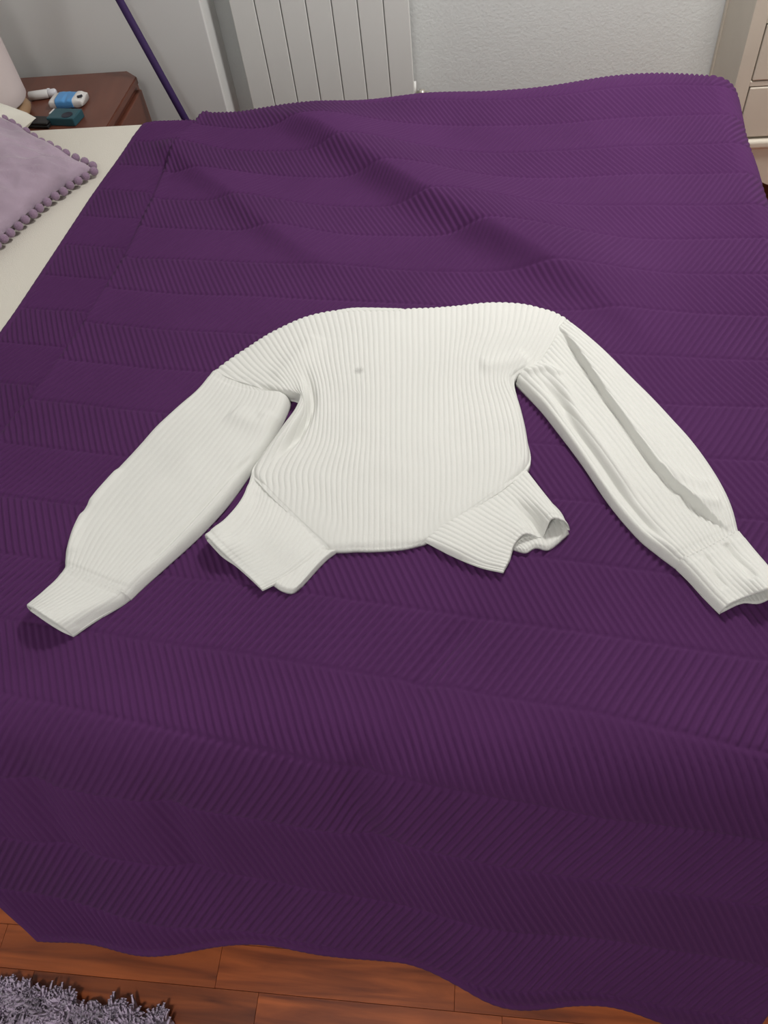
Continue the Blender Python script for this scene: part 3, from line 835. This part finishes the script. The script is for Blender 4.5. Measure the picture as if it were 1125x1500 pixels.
# purple pole leaning against the wall
pa = np.array([-0.845, 2.33, 0.012]); 
p_lo, p_hi = np.array([-0.976, 2.42, 0.405]), np.array([-1.096, 2.50, 0.711])
dz = (p_hi - p_lo) / (p_hi[2] - p_lo[2])
p0 = p_lo + dz * (0.0135 - p_lo[2]); p1 = p_lo + dz * (1.09 - p_lo[2])
LP = np.linalg.norm(p1 - p0)
t = empty('purple_pole', tuple(p0)); tag(t, 'straight purple pole leaning against the white wall beside the nightstand', 'pole')
bm = bmesh.new(); lathe(bm, [(0, 0), (0.0115, 0), (0.0115, LP - 0.03), (0, LP - 0.03)], 20, axis_matrix(p0, p1)); bm_obj('shaft', bm, M_pole, t, True)
bm = bmesh.new(); lathe(bm, [(0.0, LP - 0.05), (0.0128, LP - 0.05), (0.0128, LP - 0.012), (0.010, LP - 0.003), (0, LP)], 20, axis_matrix(p0, p1)); bm_obj('end_cap', bm, M_pole, t, True)

# ------------------------------------------------------------------ radiator
RY, RZ0, RZ1, RP = 2.645, 0.275, 0.93, 0.0803
RX0 = -0.812
rad = empty('radiator', (RX0 + 3.5 * RP, YW - 0.05, RZ0)); tag(rad, 'white aluminium radiator with flat vertical fins on the far wall', 'radiator')
bm = bmesh.new()
add_box(bm, 0.0013, RP - 0.0013, RY, RY + 0.010, RZ0, RZ1, 0.0025, 2)
add_box(bm, RP * .5 - 0.018, RP * .5 + 0.018, RY + 0.010, RY + 0.072, RZ0 + 0.02, RZ1 - 0.01)
add_box(bm, 0.010, RP - 0.010, RY + 0.066, RY + 0.072, RZ0 + 0.02, RZ1 - 0.01)
bmesh.ops.recalc_face_normals(bm, faces=bm.faces[:])
fme = bpy.data.meshes.new('fin'); bm.to_mesh(fme); bm.free(); fme.materials.append(M_rad)
for i in range(7):
    o = link('fin', fme, rad); o.location = (RX0 + i * RP, 0, 0)
    o.matrix_parent_inverse = Matrix.Translation(-Vector(rad.location))
for zz in (RZ0 + 0.05, RZ1 - 0.06):
    bm = bmesh.new(); lathe(bm, [(0.0, 0), (0.020, 0), (0.020, 7 * RP + 0.004), (0, 7 * RP + 0.004)], 16, axis_matrix((RX0 - 0.002, RY + 0.042, zz), (RX0 + 1, RY + 0.042, zz))); bm_obj('header_pipe', bm, M_rad, rad, True)
ex = RX0 + 7 * RP
bm = bmesh.new(); lathe(bm, [(0, 0), (0.010, 0), (0.010, 0.012), (0.014, 0.012), (0.014, 0.030), (0.008, 0.030), (0.008, 0.045), (0, 0.045)], 16, axis_matrix((ex, RY + 0.042, RZ0 + 0.03), (ex + 1, RY + 0.042, RZ0 + 0.03)))
bm_obj('valve', bm, M_valve, rad, True)
bm = bmesh.new(); lathe(bm, [(0, 0), (0.008, 0), (0.008, RZ0 + 0.03), (0, RZ0 + 0.03)], 14, Matrix.Translation((ex + 0.037, RY + 0.042, 0.0))); bm_obj('supply_pipe', bm, M_rad, rad, True)

# ------------------------------------------------------------------ chest of drawers
CHX0, CHX1, CHY0, CHY1 = 0.712, 1.52, 2.43, 2.742
cz = (CHX0 + CHX1) / 2
chest = empty('chest_of_drawers', (cz, (CHY0 + CHY1) / 2, 0)); tag(chest, 'cream painted chest of drawers with scalloped base in the far corner past the bed foot', 'chest of drawers')
ZB, ZT = 0.232, 1.10
def cpart(name, x0, x1, y0, y1, z0, z1, bev=0.002, mt=None): return box(name, x0, x1, y0, y1, z0, z1, mt or M_chest, chest, bev=bev)
cpart('side_panel', CHX0 + 0.004, CHX0 + 0.020, CHY0 + 0.022, CHY1 - 0.022, ZB, ZT)
cpart('side_panel', CHX1 - 0.020, CHX1 - 0.004, CHY0 + 0.022, CHY1 - 0.022, ZB, ZT)
for x0, x1 in ((CHX0, CHX0 + 0.042), (CHX1 - 0.042, CHX1)):
    cpart('front_stile', x0, x1, CHY0, CHY0 + 0.022, ZB, ZT)
    cpart('back_stile', x0 if x0 == CHX0 else x1 - 0.03, x0 + 0.03 if x0 == CHX0 else x1, CHY1 - 0.022, CHY1, ZB, ZT)
cpart('back_panel', CHX0 + 0.022, CHX1 - 0.022, CHY1 - 0.018, CHY1 - 0.006, ZB, ZT, mt=M_dark)
dh, gp = 0.150, 0.0185
z = ZB + 0.002
zs = []
for i in range(5):
    zs.append((z + 0.004, z + 0.004 + dh)); z += dh + gp
for i in range(6):
    zr = ZB if i == 0 else zs[i - 1][1] + 0.002
    zt_ = zs[i][0] - 0.003 if i < 5 else ZT
    if i == 0: continue
    cpart('rail', CHX0 + 0.042, CHX1 - 0.042, CHY0, CHY0 + 0.022, zr, zt_, bev=0.001)
cpart('interior', CHX0 + 0.022, CHX1 - 0.022, CHY0 + 0.024, CHY1 - 0.02, ZB + 0.002, ZT - 0.002, mt=M_dark)
for z0_, z1_ in zs:
    d_ = cpart('drawer', CHX0 + 0.045, CHX1 - 0.045, CHY0 - 0.002, CHY0 + 0.022, z0_, z1_ - 0.001, bev=0.0035)
cpart('top_board', CHX0 - 0.02, CHX1 + 0.02, CHY0 - 0.02, CHY1, ZT, ZT + 0.025, bev=0.006)
# base moulding + scalloped apron with feet
bm = bmesh.new(); add_box(bm, CHX0 - 0.014, CHX1 + 0.014, CHY0 - 0.014, CHY1, ZB - 0.030, ZB - 0.001, 0.010, 4); bm_obj('base_moulding', bm, M_chest, chest)


def apron_profile(L):
    """lower edge height along the front, 0..L"""
    xs = np.linspace(0, L, 81); h = np.empty_like(xs)
    for i, x_ in enumerate(xs):
        d = min(x_, L - x_)
        if d < 0.050: h[i] = 0.0
        elif d < 0.085: h[i] = 0.125 * math.sin((d - 0.050) / 0.035 * math.pi / 2)
        elif d < 0.20: h[i] = 0.125 - 0.050 * (0.5 - 0.5 * math.cos((d - 0.085) / 0.115 * math.pi))
        else: h[i] = 0.075 + 0.035 * math.sin((d - 0.20) / (L / 2 - 0.20) * math.pi / 2)
    return xs, h


xs, hh = apron_profile(CHX1 - CHX0)
bm = bmesh.new(); zt_ = ZB - 0.030
rows_ = []
for yy in (CHY0 - 0.004, CHY0 + 0.018):
    rows_.append(([bm.verts.new((CHX0 + x_, yy, h_)) for x_, h_ in zip(xs, hh)], [bm.verts.new((CHX0 + x_, yy, zt_)) for x_ in xs]))
(l0, h0), (l1, h1) = rows_
for i in range(len(xs) - 1):
    bm.faces.new((l0[i], l0[i + 1], h0[i + 1], h0[i])); bm.faces.new((l1[i + 1], l1[i], h1[i], h1[i + 1]))
    bm.faces.new((l0[i + 1], l0[i], l1[i], l1[i + 1])); bm.faces.new((h0[i], h0[i + 1], h1[i + 1], h1[i]))
bm.faces.new((l0[0], h0[0], h1[0], l1[0])); bm.faces.new((h0[-1], l0[-1], l1[-1], h1[-1]))
bm_obj('apron', bm, M_chest, chest)
for x0 in (CHX0, CHX1 - 0.018):
    cpart('side_apron', x0, x0 + 0.018, CHY0 + 0.018, CHY1 - 0.06, 0.10, ZB - 0.030)
    cpart('back_foot', x0 if x0 == CHX0 else x0 - 0.03, x0 + 0.048 if x0 == CHX0 else x0 + 0.018, CHY1 - 0.06, CHY1 - 0.01, 0.0, ZB - 0.030)

# ------------------------------------------------------------------ shaggy rug
rc_ = un(250, 1497, 0.02); rl_ = un(0, 1446, 0.02)
ed_ = rl_[:2] - rc_[:2]; ed_ /= np.linalg.norm(ed_)       # along the visible edge, towards the bed head
nr_ = np.array([-ed_[1], ed_[0]]);  nr_ = nr_ if nr_[1] < 0 else -nr_
RL, RD = 1.00, 0.55
rug = empty('rug', (rc_[0], rc_[1], 0)); tag(rug, 'lilac grey shaggy rug on the wooden floor beside the bed', 'rug')
cs = [rc_[:2] + ed_ * 0.006 + nr_ * 0.006, rc_[:2] + ed_ * RL + nr_ * 0.006, rc_[:2] + ed_ * RL + nr_ * RD, rc_[:2] + ed_ * 0.006 + nr_ * RD]
bm = bmesh.new()
lo = [bm.verts.new((*p, 0.0008)) for p in cs]; hi = [bm.verts.new((*p, 0.008)) for p in cs]
bm.faces.new(lo); bm.faces.new(hi)
for i in range(4): bm.faces.new((lo[i], lo[(i + 1) % 4], hi[(i + 1) % 4], hi[i]))
bm_obj('backing', bm, M_rugb, rug)
N = 17000
aa = rng.random(N) * RL; bb = RD * rng.random(N) ** 1.5
near = rng.random(N) < 0.06; bb = np.where(near, 0.004 * rng.random(N), bb)
bx = rc_[:2] + ed_ * aa[:, None] + nr_ * bb[:, None]
keep = bx[:, 0] > -1.75; bx = bx[keep]; N = len(bx)
cl = vnoise(bx, 0.02, 41) * 3.0; lean = np.stack([np.cos(cl * 2.2), np.sin(cl * 2.2)], -1) * (0.010 + 0.012 * rng.random(N))[:, None] + rng.normal(0, 0.003, (N, 2))
hgt = 0.015 + 0.008 * rng.random(N) + 0.005 * vnoise(bx, 0.03, 43)
rad_ = 0.0040 + 0.0022 * rng.random(N)
Vl = []
for k_, (fz, fr, fl_) in enumerate(((0.0, 1.0, 0.0), (0.55, 1.15, 0.35), (1.0, 0.55, 1.0))):
    for j in range(3):
        an = 2.0944 * j + cl
        Vl.append(np.stack([bx[:, 0] + lean[:, 0] * fl_ + np.cos(an) * rad_ * fr, bx[:, 1] + lean[:, 1] * fl_ + np.sin(an) * rad_ * fr, 0.006 + hgt * fz], -1))
Vr = np.stack(Vl, 1).reshape(-1, 3)
fq = []
for k_ in range(2):
    for j in range(3): fq.append([k_ * 3 + j, k_ * 3 + (j + 1) % 3, (k_ + 1) * 3 + (j + 1) % 3, (k_ + 1) * 3 + j])
fq.append([6, 7, 8, 8])
fq = np.array(fq[:6])
Fr = (np.arange(N)[:, None, None] * 9 + fq[None]).reshape(-1, 4)
pl = link('pile', np_mesh('pile', Vr, Fr, M_rug), rug); pl['kind'] = 'stuff'
